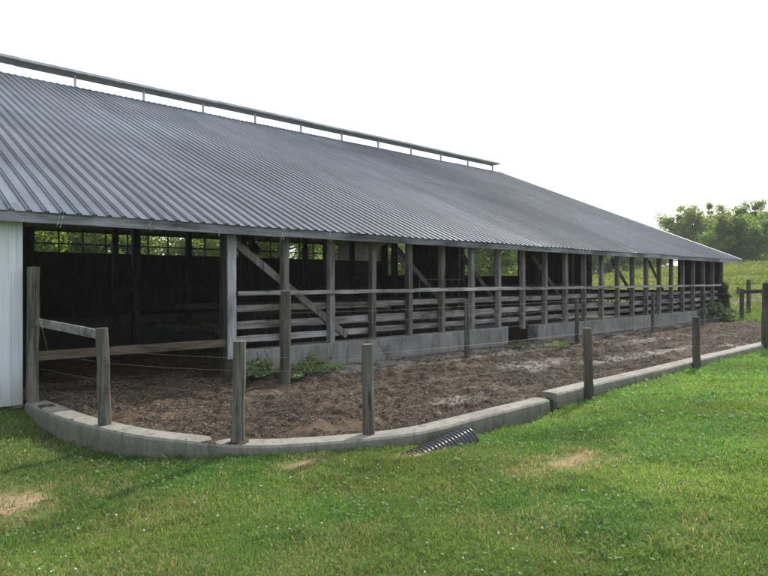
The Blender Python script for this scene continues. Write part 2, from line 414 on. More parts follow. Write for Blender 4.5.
# ------------------------------------------------------------------ curb lines
outer_px = [(25,403),(62.5,417.5),(100,427.5),(141,436),(187,441.5),(240,445),(288,445),(340,441.5),(390,436.5),(437,429),(480,418),(550,400)]
outer = [at_z(x, y, 0.03)[:2] for x, y in outer_px]
def resample(pts, step):
    P = [np.array(p) for p in pts]; out = []
    for i in range(len(P)-1):        # Catmull-Rom
        p0 = P[max(i-1, 0)]; p1 = P[i]; p2 = P[i+1]; p3 = P[min(i+2, len(P)-1)]
        n = max(2, int(np.linalg.norm(p2-p1)/step))
        for k in range(n):
            t = k/n
            out.append(0.5*((2*p1)+(-p0+p2)*t+(2*p0-5*p1+4*p2-p3)*t*t+(-p0+3*p1-3*p2+p3)*t**3))
    out.append(P[-1]); return out
outer_s = resample(outer, 0.12)
def sweep_curb(name, line, width, top, bot, label):
    n = len(line); V = []; Fc = []
    for k in range(n):
        d = line[min(k+1, n-1)]-line[max(k-1, 0)]; d = d/np.linalg.norm(d); nrm = np.array([-d[1], d[0]])
        w = width*(1+0.10*(vnoise(k*0.12, 0, 0.8, 3)-0.5)); e = 0.012*(vnoise(k*0.12, 5, 0.25, 4)-0.5)
        t = top+0.02*(vnoise(k*0.12, 9, 0.7, 5)-0.5)
        for off, z in ((0.0+e-0.02, bot), (0.0+e, t-0.025), (0.022+e, t), (w*0.5, t+0.004), (w-0.02, t), (w, t-0.02), (w, bot)):
            p = line[k]+nrm*off; V.append((p[0], p[1], z))
    for k in range(n-1):
        for i in range(6):
            o = 7*k+i; Fc.append((o, o+7, o+8, o+1))
    Fc.append(tuple(range(7))); Fc.append(tuple(7*(n-1)+i for i in range(7))[::-1])
    mb = MB(); mb.add(V, [f[::-1] for f in Fc])
    o = mb.build(name, M['curb']); return tag(o, label, 'curb')
sweep_curb('concrete_curb', outer_s, 0.30, 0.03, -0.6, 'curved low concrete curb rounding the left corner of the dirt yard')
rc = [np.array((x, 5.13-0.006*(x-8.45)*0+0.0)) for x in np.arange(8.47, 44, 0.25)]
sweep_curb('concrete_curb', rc, 0.30, 0.075, -0.6, 'straight low concrete curb along the right-hand lawn edge of the dirt yard')

# ------------------------------------------------------------------ lawn
ctrl = [(0,0,.27),(-4,-4,.30),(0,-8,.40),(6,-4,.45),(11,0,.38),(5.2,2.6,.14),(7.5,3.2,.13),(10,3.4,.12),(2.6,3.4,.04),(3.6,4.3,-.03),(1.0,4.5,-.08),
        (1.2,7.0,-.26),(0,9.5,-.12),(1.6,10.3,-.06),(2.0,9.6,-.22),(2.35,8.2,-.28),(2.9,6.9,-.20),(3.35,6.0,-.11),(4.4,5.3,-.08),(4.75,4.75,-.07),
        (5.95,4.8,-.155),(7.2,4.9,-.20),(8.3,4.95,-.17),(11,4.95,-.09),(14,4.95,-.07),(18,4.95,-.06),(25,4.9,-.06),(40,4.9,-.06),(20,0,.2),(30,0,.1),
        (40,-8,.2),(20,-10,.4),(-6,5,-.05),(-12,9,-.05),(-14,-8,.2)]
cp = np.array(ctrl)
def tps_fit(P, z):
    n = len(P); d = np.linalg.norm(P[:, None]-P[None], axis=2)
    K = np.where(d > 0, d*d*np.log(d+1e-9), 0)+np.eye(n)*0.02
    A = np.zeros((n+3, n+3)); A[:n, :n] = K; A[:n, n] = 1; A[:n, n+1:] = P; A[n, :n] = 1; A[n+1:, :n] = P.T
    return np.linalg.solve(A, np.concatenate([z, np.zeros(3)]))
TW = tps_fit(cp[:, :2], cp[:, 2])
def lawn_z(x, y):
    x = np.asarray(x, float); y = np.asarray(y, float); sh = x.shape
    p = np.stack([x.ravel(), y.ravel()], 1)
    d = np.linalg.norm(p[:, None]-cp[None, :, :2], axis=2)
    K = np.where(d > 0, d*d*np.log(d+1e-9), 0)
    z = K@TW[:len(cp)]+TW[-3]+p@TW[-2:]
    z = np.clip(z, -0.34, 0.6)+0.03*(vnoise(p[:, 0], p[:, 1], 0.6, 1)-0.5)+0.018*(vnoise(p[:, 0], p[:, 1], 0.17, 2)-0.5)
    return z.reshape(sh)
lawn_poly = [(-14, -9), (42, -9), (42, 5.13), (8.47, 5.13)]+[tuple(p) for p in outer_s[::-1]]+[(2.15, 10.6), (-14, 10.6)]
gx = np.arange(-14, 42.01, 0.16); gy = np.arange(-9, 10.6, 0.16)
X, Y = np.meshgrid(gx, gy, indexing='ij')
Z = lawn_z(X, Y)
# grid points beyond the curb go under the yard
ins = inside(X, Y, lawn_poly)
near = np.zeros_like(ins)
for dx, dy in ((.2,0),(-.2,0),(0,.2),(0,-.2)): near |= inside(X+dx, Y+dy, lawn_poly)
Z = np.where(ins | near, Z, -0.55)
nx, ny = X.shape
idx = np.arange(nx*ny).reshape(nx, ny)
Q = np.stack([idx[:-1, :-1], idx[1:, :-1], idx[1:, 1:], idx[:-1, 1:]], -1).reshape(-1, 4)
lawn = fast_mesh('lawn', np.stack([X.ravel(), Y.ravel(), Z.ravel()], 1), quads=Q, mat=M['lawn'], smooth=True)
lawn['kind'] = 'structure'

def bare_amount(x, y):
    r = np.full(x.shape, -9.0)
    for a, b, rx, ry in BARE: r = np.maximum(r, 1-np.sqrt(((x-a)/rx)**2+((y-b)/ry)**2))
    return r+1.3*(vnoise(x, y, 0.25, 8)-0.5)+1.0*(vnoise(x, y, 0.08, 9)-0.5)
def blades(px, py, pz, h, w, col, rs):
    n = len(px); a = rs.random(n)*2*np.pi; lean = 0.35+rs.random(n)*0.62
    la = rs.random(n)*2*np.pi
    sx, sy = np.cos(a)*w/2, np.sin(a)*w/2
    lx, ly = np.cos(la)*lean*h, np.sin(la)*lean*h
    V = np.empty((n, 5, 3))
    V[:, 0] = np.stack([px-sx, py-sy, pz-0.012], 1); V[:, 1] = np.stack([px+sx, py+sy, pz-0.012], 1)
    mz = pz+h*0.55
    V[:, 2] = np.stack([px+sx*.8+lx*.4, py+sy*.8+ly*.4, mz], 1); V[:, 3] = np.stack([px-sx*.8+lx*.4, py-sy*.8+ly*.4, mz], 1)
    V[:, 4] = np.stack([px+lx, py+ly, pz+h*np.sqrt(np.maximum(1-lean**2*0.7, .1))], 1)
    o = np.arange(n)[:, None]*5
    return V.reshape(-1, 3), o+np.array([[0,1,2,3]]), o+np.array([[3,2,4]]), np.repeat(col, 5, axis=0)
def grass_cols(x, y, rs):
    n = len(x)
    base = np.array([0.098,0.188,0.048]); dark = np.array([0.056,0.118,0.036]); dry = np.array([0.27,0.235,0.135]); yel = np.array([0.19,0.225,0.055])
    t = vnoise(x, y, 0.55, 11)*0.6+vnoise(x, y, 0.18, 12)*0.4
    right = smooth01((x-3.0)/5.0)          # the right-hand lawn is coloured brighter, with fewer dry blades
    k = rs.random(n)
    c = dark*(1-t[:, None])+base*t[:, None]
    c = c*(1+0.35*right[:, None])
    y_amt = np.clip(vnoise(x, y, 1.1, 13)*1.6-0.45, 0, 1)*0.9
    c = c+(yel-c)*(y_amt*rs.random(n))[:, None]
    dryp = (0.05+0.30*(1-right)*np.clip(vnoise(x, y, 0.45, 14)*2-0.7, 0, 1)+0.9*np.clip(bare_amount(x, y)+0.5, 0, 1))
    m = k < dryp
    c[m] = dry*(0.6+0.7*rs.random(m.sum()))[:, None]
    big = 0.62+0.76*(0.6*vnoise(x, y, 1.7, 16)+0.4*vnoise(x, y, 0.6, 17))
    return c*((0.7+0.6*rs.random(n))*big)[:, None]
rs = np.random.default_rng(3)
# blades thicken with distance and thin out in number
NB = 800000
d = 2.3*(44/2.3)**(rs.random(NB)**1.25)
ang = YAW+np.radians(rs.uniform(-40, 40, NB))
px = d*np.cos(ang); py = d*np.sin(ang)
ok = inside(px, py, lawn_poly) & (px < 41)
ba = bare_amount(px, py); ok &= rs.random(NB) > np.clip(ba*1.2+0.2, 0, 0.85)
px, py, d = px[ok], py[ok], d[ok]
pz = lawn_z(px, py) if len(px) < 1 else np.concatenate([lawn_z(px[i:i+20000], py[i:i+20000]) for i in range(0, len(px), 20000)])
hh = (0.016+0.030*rs.random(len(px)))*(0.65+0.7*vnoise(px, py, 0.35, 15))*(1+0.03*d)
hh *= 1+1.1*np.clip(vnoise(px, py, 0.13, 18)*0.6+vnoise(px, py, 0.5, 19)*0.6-0.72, 0, 1)*4*rs.random(len(px))
# longer uncut grass along the curb foot
od = np.full(len(px), 9.0)
for p in outer_s[::4]: od = np.minimum(od, np.hypot(px-p[0], py-p[1]))
od = np.where(px > 8.3, np.minimum(od, np.abs(5.13-py)), od)
hh *= 1+0.9*np.exp(-od/0.10)*rs.random(len(px))
ww = (0.0028+0.0030*rs.random(len(px)))*np.maximum(1, d/3.6)
V, q, t, c = blades(px, py, pz, hh, ww, grass_cols(px, py, rs), rs)
g = fast_mesh('lawn_grass', V, quads=q, tris=t, mat=M['blade'], col=c); g['kind'] = 'stuff'
# broad clover leaves in clumps and white clover heads
n = 14000
d = 2.4*(14/2.4)**rs.random(n); ang = YAW+np.radians(rs.uniform(-36, 36, n)); px = d*np.cos(ang); py = d*np.sin(ang)
ok = inside(px, py, lawn_poly) & (vnoise(px, py, 0.5, 21)+0.35*vnoise(px, py, 0.15, 22) > 0.80) & (bare_amount(px, py) < -.6)
px, py, d = px[ok], py[ok], d[ok]; n = len(px)
pz = lawn_z(px, py)+0.03+0.03*rs.random(n)
r = (0.009+0.009*rs.random(n))*np.maximum(1, d/4.5)
def disks(px, py, pz, r, col, rs, tilt=0.6, sides=5):
    n = len(px); nv = rs.normal(0, tilt, (n, 3)); nv[:, 2] = 1; nv /= np.linalg.norm(nv, axis=1)[:, None]
    a = np.cross(nv, rs.normal(0, 1, (n, 3))); a /= np.linalg.norm(a, axis=1)[:, None]; b = np.cross(nv, a)
    V = np.empty((n, 4, 3)); C0 = np.stack([px, py, pz], 1)
    for i, (u, v) in enumerate(((-1,0),(0,-.75),(1,0),(0,.75))): V[:, i] = C0+a*(u*r)[:, None]+b*(v*r)[:, None]
    return V.reshape(-1, 3), np.arange(n*4).reshape(n, 4), np.repeat(col, 4, axis=0)
V, q, c = disks(px, py, pz, r, np.array([0.095,0.185,0.052])*(0.65+0.6*rs.random(n))[:, None], rs)
g = fast_mesh('clover_leaves', V, quads=q, mat=M['blade'], col=c); g['kind'] = 'stuff'
n = 420
d = 2.8*(16/2.8)**rs.random(n); ang = YAW+np.radians(rs.uniform(-35, 35, n)); px = d*np.cos(ang); py = d*np.sin(ang)
ok = inside(px, py, lawn_poly) & (vnoise(px, py, 1.0, 24) > 0.52); px, py = px[ok], py[ok]
pz = lawn_z(px, py)+0.055
mb = MB()
for x, y, z in zip(px, py, pz):
    r = random.uniform(0.006, 0.012)
    mb.add([(x-r,y,z),(x,y-r,z),(x+r,y,z),(x,y+r,z),(x,y,z+r),(x,y,z-r)], [(0,1,4),(1,2,4),(2,3,4),(3,0,4),(1,0,5),(2,1,5),(3,2,5),(0,3,5)], True)
fl = mb.build('clover_flowers', simple('clover_white', (0.48,0.48,0.43), 0.8)); fl['kind'] = 'stuff'

# ------------------------------------------------------------------ ground to the horizon
def hill(x, y):
    r = smooth01((x-42)/62)*4.6+smooth01((x-100)/200)*6
    r = r*(1-0.45*smooth01((y-24)/40))
    r += smooth01((y-60)/150)*5+2.0*(vnoise(x, y, 60, 31)-0.5)*smooth01((np.hypot(x, y)-60)/80)
    return r
def axis(lo, hi, c0, c1, s0):
    a = list(np.arange(c0, c1+0.01, s0)); s = s0; v = c1
    while v < hi: s *= 1.12; v += s; a.append(v)
    s = s0; v = c0; b = []
    while v > lo: s *= 1.12; v -= s; b.append(v)
    return np.array(b[::-1]+a)
gx = axis(-260, 420, -16, 60, 1.0); gy = axis(-260, 420, -12, 45, 1.0)
X, Y = np.meshgrid(gx, gy, indexing='ij')
Z = hill(X, Y)-0.04+0.10*(vnoise(X, Y, 3.0, 32)-0.5)*smooth01((X-34)/6)
m = smooth01(np.minimum.reduce([X+15, 41.5-X, Y+10.5, 40-Y])/1.6)     # lowered under lawn, yard and barn
m2 = smooth01((34.5-X)/2.0); m3 = smooth01((7.5-Y)/1.5)
Z -= 0.7*m*np.maximum(m2, m3)
nx, ny = X.shape; idx = np.arange(nx*ny).reshape(nx, ny)
Q = np.stack([idx[:-1, :-1], idx[1:, :-1], idx[1:, 1:], idx[:-1, 1:]], -1).reshape(-1, 4)
gxl, gxh, gyl, gyh = gx[0], gx[-1], gy[0], gy[-1]; Z_GROUND = Z.min()
gr = fast_mesh('ground', np.stack([X.ravel(), Y.ravel(), Z.ravel()], 1), quads=Q, mat=M['field'], smooth=True); gr['kind'] = 'structure'

# ------------------------------------------------------------------ dirt yard
D = 10.47
inner_poly = [(-1, 16), (2.25, 10.6)]+[tuple(p) for p in outer_s]+[(8.47, 5.13), (36, 5.13), (36, 16)]
gx = np.concatenate([np.arange(1.9, 16, 0.045), np.arange(16, 35.6, 0.09)]); gy = np.arange(5.2, 15.5, 0.05)
X, Y = np.meshgrid(gx, gy, indexing='ij')
def yard_z(X, Y):
    z = 0.09*(vnoise(X, Y, 1.4, 41)-0.5)+0.085*(vnoise(X, Y, 0.42, 42)-0.5)+0.075*(vnoise(X, Y, 0.17, 43)-0.5)+0.055*(vnoise(X, Y, 0.08, 44)-0.5)
    pits = np.clip(vnoise(X, Y, 0.23, 45)-0.62, 0, 1)
    z -= pits*0.16
    edge = smooth01((Y-5.35)/0.8); flat = 0.35+0.65*smooth01((D-0.1-Y)/0.9)
    z = z*np.where(Y < 8, 0.5+0.5*edge, flat)-0.005
    return z
Z = yard_z(X, Y)
ins = inside(X, Y, inner_poly)
Z = np.where(ins, Z, -0.25)
nx, ny = X.shape; idx = np.arange(nx*ny).reshape(nx, ny)
Q = np.stack([idx[:-1, :-1], idx[1:, :-1], idx[1:, 1:], idx[:-1, 1:]], -1).reshape(-1, 4)
# keep only the yard and the dirt inside the doorway
cx = X[:-1, :-1].ravel(); cy = Y[:-1, :-1].ravel()
edge_x = 31.0+1.8*(vnoise(cy, cy*0, 0.9, 47)-0.5)-0.25*(cy-8)
Q = Q[ins[:-1, :-1].ravel() & ((cx < edge_x))]
yd = fast_mesh('dirt_yard', np.stack([X.ravel(), Y.ravel(), Z.ravel()], 1), quads=Q, mat=M['yard'], smooth=True); yd['kind'] = 'structure'
# straw, dung crumbs and clods lying on the yard
n = 150000
px = 2.2+28.5*rs.random(n)**1.7; py = 5.3+(D+1.5-5.3)*rs.random(n)
ok = inside(px, py, inner_poly) & ((py < D-0.1) | (px < 5.6)) & (vnoise(px, py, 0.5, 48)+0.3*vnoise(px, py, 0.12, 49) > 0.48)
for (qx, qy) in outer_s[::3]: ok &= np.hypot(px-qx, py-qy) > 0.36
px, py = px[ok], py[ok]; n = len(px)
pz = yard_z(px, py)+0.008
ln = 0.006+0.032*rs.random(n)**3; wd = 0.0025+0.0075*rs.random(n)**2
a = rs.random(n)*2*np.pi; tl = rs.normal(0, 0.25, n)
ux = np.stack([np.cos(a)*np.cos(tl), np.sin(a)*np.cos(tl), np.sin(tl)], 1); wx = np.stack([-np.sin(a), np.cos(a), rs.normal(0, .35, n)], 1)
C0 = np.stack([px, py, pz], 1); hz = np.zeros((n, 3)); hz[:, 2] = 0.003+0.010*rs.random(n)
V = np.stack([C0-ux*ln[:, None]-wx*wd[:, None], C0+ux*ln[:, None]-wx*wd[:, None], C0+ux*ln[:, None]+wx*wd[:, None], C0-ux*ln[:, None]+wx*wd[:, None], C0+hz], 1)
k = rs.random(n)[:, None]; c = np.array([0.024,0.018,0.013])*(1-k)+np.array([0.14,0.108,0.076])*k
s_ = rs.random(n) < 0.09; c[s_] = np.array([0.28,0.215,0.14])*(0.5+0.7*rs.random(s_.sum()))[:, None]
o5 = np.arange(n)[:, None]*5
t = np.concatenate([o5+np.array([[i, (i+1) % 4, 4]]) for i in range(4)])
lt = fast_mesh('straw_litter', V.reshape(-1, 3), tris=t, mat=M['litter'], col=np.repeat(c, 5, axis=0)); lt['kind'] = 'stuff'

# barn floor
mb = MB(); mb.box((-8, D+0.3, -0.3), (32.65, 35.4, -0.06))
fl = mb.build('barn_floor', simple('trodden_floor', (0.05,0.04,0.032), 0.9, 0, 0.4, 3)); fl['kind'] = 'structure'

# ------------------------------------------------------------------ barn
EY = 10.17; EZ = 2.93; RY = 25.2; RZ = 9.38; BY = 36.0; SL = (RZ-EZ)/(RY-EY); X0 = -8.0; X1 = 34.2; XW = 32.6
BZ = RZ-SL*(BY-RY)
def roof_z(y): return EZ+SL*(y-EY) if y <= RY else RZ-SL*(y-RY)
barn = empty('cattle_barn', (14, D, 0), 'long open-sided cattle barn with ribbed grey metal roof and weathered timber posts', 'barn')
# roof sheets with real ribs
def roof_sheet(ya, yb, lift, steps, seed):
    pitch = 0.229; prof = []
    x = X0
    while x < X1-0.2:
        prof += [(x, 0), (x+0.060, 0), (x+0.070, 0.024), (x+0.084, 0.024), (x+0.094, 0.002), (x+0.104, 0.002), (x+0.114, 0.024), (x+0.128, 0.024), (x+0.138, 0)]
        x += pitch
    prof.append((X1, 0)); P = np.array(prof); n = len(P)
    ys = np.sort(np.append(np.linspace(ya, yb, steps), [17.600, 17.606])) if ya < yb else np.linspace(ya, yb, steps)
    steps = len(ys); V = []
    for y in ys:
        z = roof_z(y)+lift+P[:, 1]+0.020*(vnoise(P[:, 0], np.full(n, y), 1.6, seed)-0.5)
        yy = np.full(n, y)
        if ya < yb:
            sheet = np.floor(P[:, 0]/0.916).astype(int)
            z = z+np.where(y > 17.603, 0.0035+0.007*(np.random.default_rng(9).random(400)[sheet+50] > 0.93), 0.0)
        if y == ya: yy = yy+0.035*(np.random.default_rng(seed+int(y*10)).random(n//36+1).repeat(36)[:n]-0.5)
        V.append(np.stack([P[:, 0], yy, z], 1))
    idx = np.arange(steps*n).reshape(steps, n)
    Q = np.stack([idx[:-1, :-1], idx[:-1, 1:], idx[1:, 1:], idx[1:, :-1]], -1).reshape(-1, 4)
    return np.concatenate(V), Q
Vs = []; Qs = []; o = 0
for ya, yb, lift, st, sdn in ((EY-0.06, RY-0.18, 0.0, 19, 51), (BY+0.25, RY+0.18, 0.0, 9, 53)):
    v, q = roof_sheet(ya, yb, lift, st, sdn); Vs.append(v); Qs.append(q+o); o += len(v)
roof = fast_mesh('roof', np.concatenate(Vs), quads=np.concatenate(Qs), mat=M['roof'], parent=barn)
sm = roof.modifiers.new('thickness', 'SOLIDIFY'); sm.thickness = 0.004; sm.offset = -1
# lighter rake trim at the far gable end
mb = MB()
for ya, yb in ((EY-0.05, RY), (BY+0.2, RY)):
    za, zb = roof_z(ya), roof_z(yb)
    mb.beam((X1+0.012, ya, za-0.05), (X1+0.012, yb, zb-0.05), 0.02, 0.15)
    mb.beam((X1-0.05, ya, za+0.034), (X1-0.05, yb, zb+0.034), 0.14, 0.006)
mb.build('rake_trim', M['cap'], roof)
# raised ridge cap on brackets
mb = MB()
CZ = RZ+0.45; CX1 = 33.75
xs = np.arange(X0, CX1, 2.6); xs = list(xs)+[CX1]
for a, b in zip(xs[:-1], xs[1:]):
    la = random.uniform(-.012, .012)
    prof = [(-.40, CZ-.02), (-.40, CZ+.075), (-.02, CZ+.16), (.02, CZ+.16), (.40, CZ+.075), (.40, CZ-.02)]
    V = [(x, RY+y, z+la) for x in (a+.003, b-.003) for y, z in prof]
    mb.add(V, [(i, 6+i, 6+(i+1) % 6, (i+1) % 6) for i in range(6)]+[tuple(range(6)), tuple(range(6, 12))[::-1]])
mb.build('ridge_cap', M['cap'], roof)
for k in range(-5, 11):
    x = 6.94+2.63*k
    if x < X0: continue
    mb = MB(); mb.beam((x, RY-0.10, RZ-0.16), (x, RY-0.10, CZ-0.024), 0.10, 0.06, up=(1, 0, 0))
    mb.build('cap_bracket', M['cap'], roof)
# fascia boards butted end to end
x = X0
while x < X1:
    xe = min(x+4.88, X1)
    mb = MB(); mb.beam((x+0.003, EY, 2.825+random.uniform(-.006, .006)), (xe-0.003, EY, 2.825+random.uniform(-.006, .006)), 0.038, 0.17, nseg=6, jit=0.003)
    bevel(mb.build('fascia_board', M['fascia'], barn), 0.004); x = xe
mb = MB(); mb.beam((X0, BY+0.15, BZ-0.14), (X1, BY+0.15, BZ-0.14), 0.04, 0.17); mb.build('fascia_board', M['fascia'], barn)
# header plate over the front posts
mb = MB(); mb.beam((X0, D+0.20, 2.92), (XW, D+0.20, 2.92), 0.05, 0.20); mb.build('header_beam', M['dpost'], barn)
# rafters
for k in range(17):
    x = -7.3+2.44*k
    mb = MB()
    for ya, yb in ((D+0.3, RY-0.05), (BY, RY+0.05)):
        mb.beam((x, ya, roof_z(ya)-0.22), (x, yb, roof_z(yb)-0.22), 0.05, 0.20)
    mb.build('rafter', M['rafter'], barn)
# front posts: a boxed pair at the doorway, then every 4 feet
PX = [5.69+1.22*k for k in range(23)]
for k, x in enumerate(PX):
    mb = MB()
    if k == 0:
        mb.beam((x, D+0.195, -0.1), (x-0.01, D+0.195, 2.95), 0.29, 0.175, up=(1, 0, 0), nseg=6, jit=0.003)
        fb = MB(); fb.beam((x+0.005, D+0.026, 0.35), (x-0.005, D+0.026, 2.95), 0.035, 0.18, up=(1, 0, 0), nseg=6, jit=0.003)
        bevel(fb.build('post_facing', M['facing'], barn), 0.004)
    else:
        lean = random.uniform(-.012, .012)
        if k == 22: mb.beam((XW-0.08, D+0.07, 0.4), (XW-0.08, D+0.07, 2.96), 0.14, 0.15, up=(1, 0, 0), nseg=6, jit=0.003)
        else: mb.beam((x, D+0.07, 0.40 if k != 9 else 0.0), (x+lean, D+0.07, 2.96), 0.14, 0.14+random.uniform(-.01, .012), up=(1, 0, 0), nseg=6, jit=0.004)
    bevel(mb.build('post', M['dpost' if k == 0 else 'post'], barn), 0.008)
# top rail outside the posts, three board rows inside
def board_row(name, z, y, hgt, th, mat, x0, x1, span):
    x = x0
    while x < x1-0.3:
        xe = min(x+span, x1); mb = MB()
        mb.beam((x+0.004, y, z+random.uniform(-.014, .014)), (xe-0.004, y, z+random.uniform(-.014, .014)), th, hgt*random.uniform(.9, 1.08), nseg=9, jit=0.0075)
        bevel(mb.build(name, mat, barn), 0.005); x = xe
board_row('top_rail', 1.625, D-0.022, 0.09, 0.04, M['rail'], 5.80, XW, 4.88)
for z, h in ((1.315, 0.14), (0.985, 0.17), (0.70, 0.13)):
    board_row('stall_board', z, D+0.165, h, 0.028, M['board'], 5.80, 14.4, 3.66 if z != 0.985 else 2.44)
    board_row('stall_board', z, D+0.165, h, 0.028, M['board'], 14.4, XW, 3.66)
# light diagonal braces
def brace(a, b, w=0.14, mat='post', th=0.04):
    mb = MB(); mb.beam(a, b, th, w, up=(0, 0, 1), nseg=6, jit=0.003); bevel(mb.build('brace', M[mat], barn), 0.005)
brace((5.80, D+0.12, 2.62), (8.62, D+0.12, 0.62), 0.15)
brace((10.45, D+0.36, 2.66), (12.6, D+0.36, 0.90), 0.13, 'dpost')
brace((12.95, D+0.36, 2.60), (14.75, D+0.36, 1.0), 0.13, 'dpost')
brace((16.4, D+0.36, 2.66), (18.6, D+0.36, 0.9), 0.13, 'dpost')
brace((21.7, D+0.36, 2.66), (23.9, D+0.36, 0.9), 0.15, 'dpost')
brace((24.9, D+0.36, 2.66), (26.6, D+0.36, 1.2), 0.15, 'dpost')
# concrete footings under the stall front: one with a rounded end, then a long one
def footing(x0, x1, r0, top):
    mb = MB(); pts = []
    y0, y1 = D-0.05, (D+1.1 if r0 else D+0.34)
    pts = [(x0, D+0.34), (x0, y0)]
    n = 10
    if r0:
        for i in range(n+1):
            a = -math.pi/2+math.pi/2*i/n; pts.append((x1-1.15+1.15*math.cos(a), y0+1.0+1.0*math.sin(a)))
        pts += [(x1, y1), (x1-2.4, y1), (x1-2.4, D+0.34)]
    else: pts += [(x1, y0), (x1, y1)]
    m_ = len(pts); V = [(x, y, -0.2) for x, y in pts]+[(x, y, top) for x, y in pts]
    Fs = [(i, (i+1) % m_, m_+(i+1) % m_, m_+i) for i in range(m_)]+[tuple(range(m_))[::-1], tuple(range(m_, 2*m_))]
    mb.add(V, Fs); bevel(mb.build('footing', M['footing'], barn), 0.02, 2)
footing(5.82, 15.30, True, 0.50); footing(16.1, XW+0.1, False, 0.47)
# doorway boards
a = at_depth(38, 356.5, 9.25); b = at_depth(222, 343.5, 11.75)
mb = MB(); mb.beam((2.24, D+0.03, 0.70), (5.60, D+0.10, 0.665), 0.035, 0.15, nseg=6, jit=0.004)
bevel(mb.build('doorway_board', M['brown'], barn), 0.005)
p1 = at_depth(178, 319, 16.2); p2 = at_depth(223, 331, 12.6)
mb = MB(); mb.beam(p1, p2, 0.04, 0.16, nseg=4, jit=0.003); mb.build('doorway_board', M['brown'], barn)
# white metal siding left of the doorway
mb = MB(); prof = []
x = X0
while x < 2.12:
    prof += [(x, 0), (x+0.205, 0), (x+0.215, -0.018), (x+0.235, -0.018), (x+0.245, 0)]; x += 0.305
prof = [p for p in prof if p[0] < 2.08]+[(2.10, 0), (2.10, 0.05)]
V = [(a, D+b, z) for z in (-0.02, 2.80) for a, b in prof]; n = len(prof)
mb.add(V, [(i, i+1, n+i+1, n+i) for i in range(n-1)])
mb.build('siding_wall', M['siding'], barn)
mb = MB(); mb.box((2.085, D-0.012, -0.02), (2.155, D+0.10, 2.80)); mb.build('siding_trim', M['siding'], barn)
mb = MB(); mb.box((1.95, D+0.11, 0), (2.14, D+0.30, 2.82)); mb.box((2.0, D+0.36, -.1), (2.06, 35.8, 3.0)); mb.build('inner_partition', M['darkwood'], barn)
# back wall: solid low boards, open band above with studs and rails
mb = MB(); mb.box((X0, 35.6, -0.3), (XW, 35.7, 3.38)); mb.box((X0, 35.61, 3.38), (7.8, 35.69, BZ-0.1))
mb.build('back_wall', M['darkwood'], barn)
mb = MB(); x = 7.85
while x < 28:
    mb.box((x-0.035, 35.6, 3.38), (x+0.035, 35.68, BZ-0.05)); x += 1.2
for z in (3.84, BZ-0.2): mb.box((7.8, 35.57, z-0.04), (28.1, 35.597, z+0.04))
mb.build('back_lattice', M['dpost'], barn)
mb = MB(); x = 28.1
while x < XW-0.2: mb.box((x, 35.58, 3.385), (x+0.28, 35.615, BZ-0.06)); x += 0.30
mb.build('back_panel', M['innerpanel'], barn)
# far gable end: boarded stretches with open bays between
mb = MB()
def gable(y0, y1, zb=-0.2):
    ys = sorted([y0, y1]+([RY] if y0 < RY < y1 else [])); pts = [(y, zb) for y in (y0, y1)]
    top = [(y, roof_z(y)-0.34) for y in ys[::-1]]; poly = pts+top
    n = len(poly); V = [(XW, y, z) for y, z in poly]+[(XW+0.05, y, z) for y, z in poly]
    mb.add(V, [tuple(range(n)), tuple(range(n, 2*n))[::-1]]+[(i, (i+1) % n, n+(i+1) % n, n+i) for i in range(n)])
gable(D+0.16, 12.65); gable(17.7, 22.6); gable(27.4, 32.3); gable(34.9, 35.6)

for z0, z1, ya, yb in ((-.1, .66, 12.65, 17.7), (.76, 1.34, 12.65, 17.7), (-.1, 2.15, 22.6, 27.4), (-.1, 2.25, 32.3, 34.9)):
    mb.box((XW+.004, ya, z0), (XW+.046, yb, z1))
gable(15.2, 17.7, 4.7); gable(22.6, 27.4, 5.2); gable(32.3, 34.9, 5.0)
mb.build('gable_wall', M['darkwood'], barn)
mb = MB(); mb.box((XW-0.04, 17.45, 0), (XW-0.004, 17.69, 4.2)); mb.build('door_jamb', M['board'], barn)
mb = MB(); mb.box((XW-0.04, 27.41, 0), (XW-0.004, 27.6, 5.0)); mb.build('door_jamb', M['board'], barn)
# inner post rows and knee braces
for k in range(8):
    x = 6.6+3.5*k; mb = MB(); mb.beam((x, 17.9, -0.1), (x, 17.9, roof_z(17.9)-0.32), 0.2, 0.2, up=(1, 0, 0))
    mb.build('inner_post', M['dpost'], barn)
    mb = MB(); mb.beam((x+0.1, 17.9, roof_z(17.9)-1.9), (x+1.3, 17.9, roof_z(17.9)-0.4), 0.05, 0.15); mb.build('brace', M['dpost'], barn)
for k in range(8):
    x = 8.4+3.08*k; mb = MB(); mb.beam((x, 25, -0.1), (x, 25, roof_z(25)-0.32), 0.2, 0.2, up=(1, 0, 0)); mb.build('inner_post', M['dpost'], barn)
mb = MB(); mb.beam((9.0, 17.7, 4.9), (10.6, 17.7, 2.8), 0.05, 0.22); mb.build('brace', M['dpost'], barn)
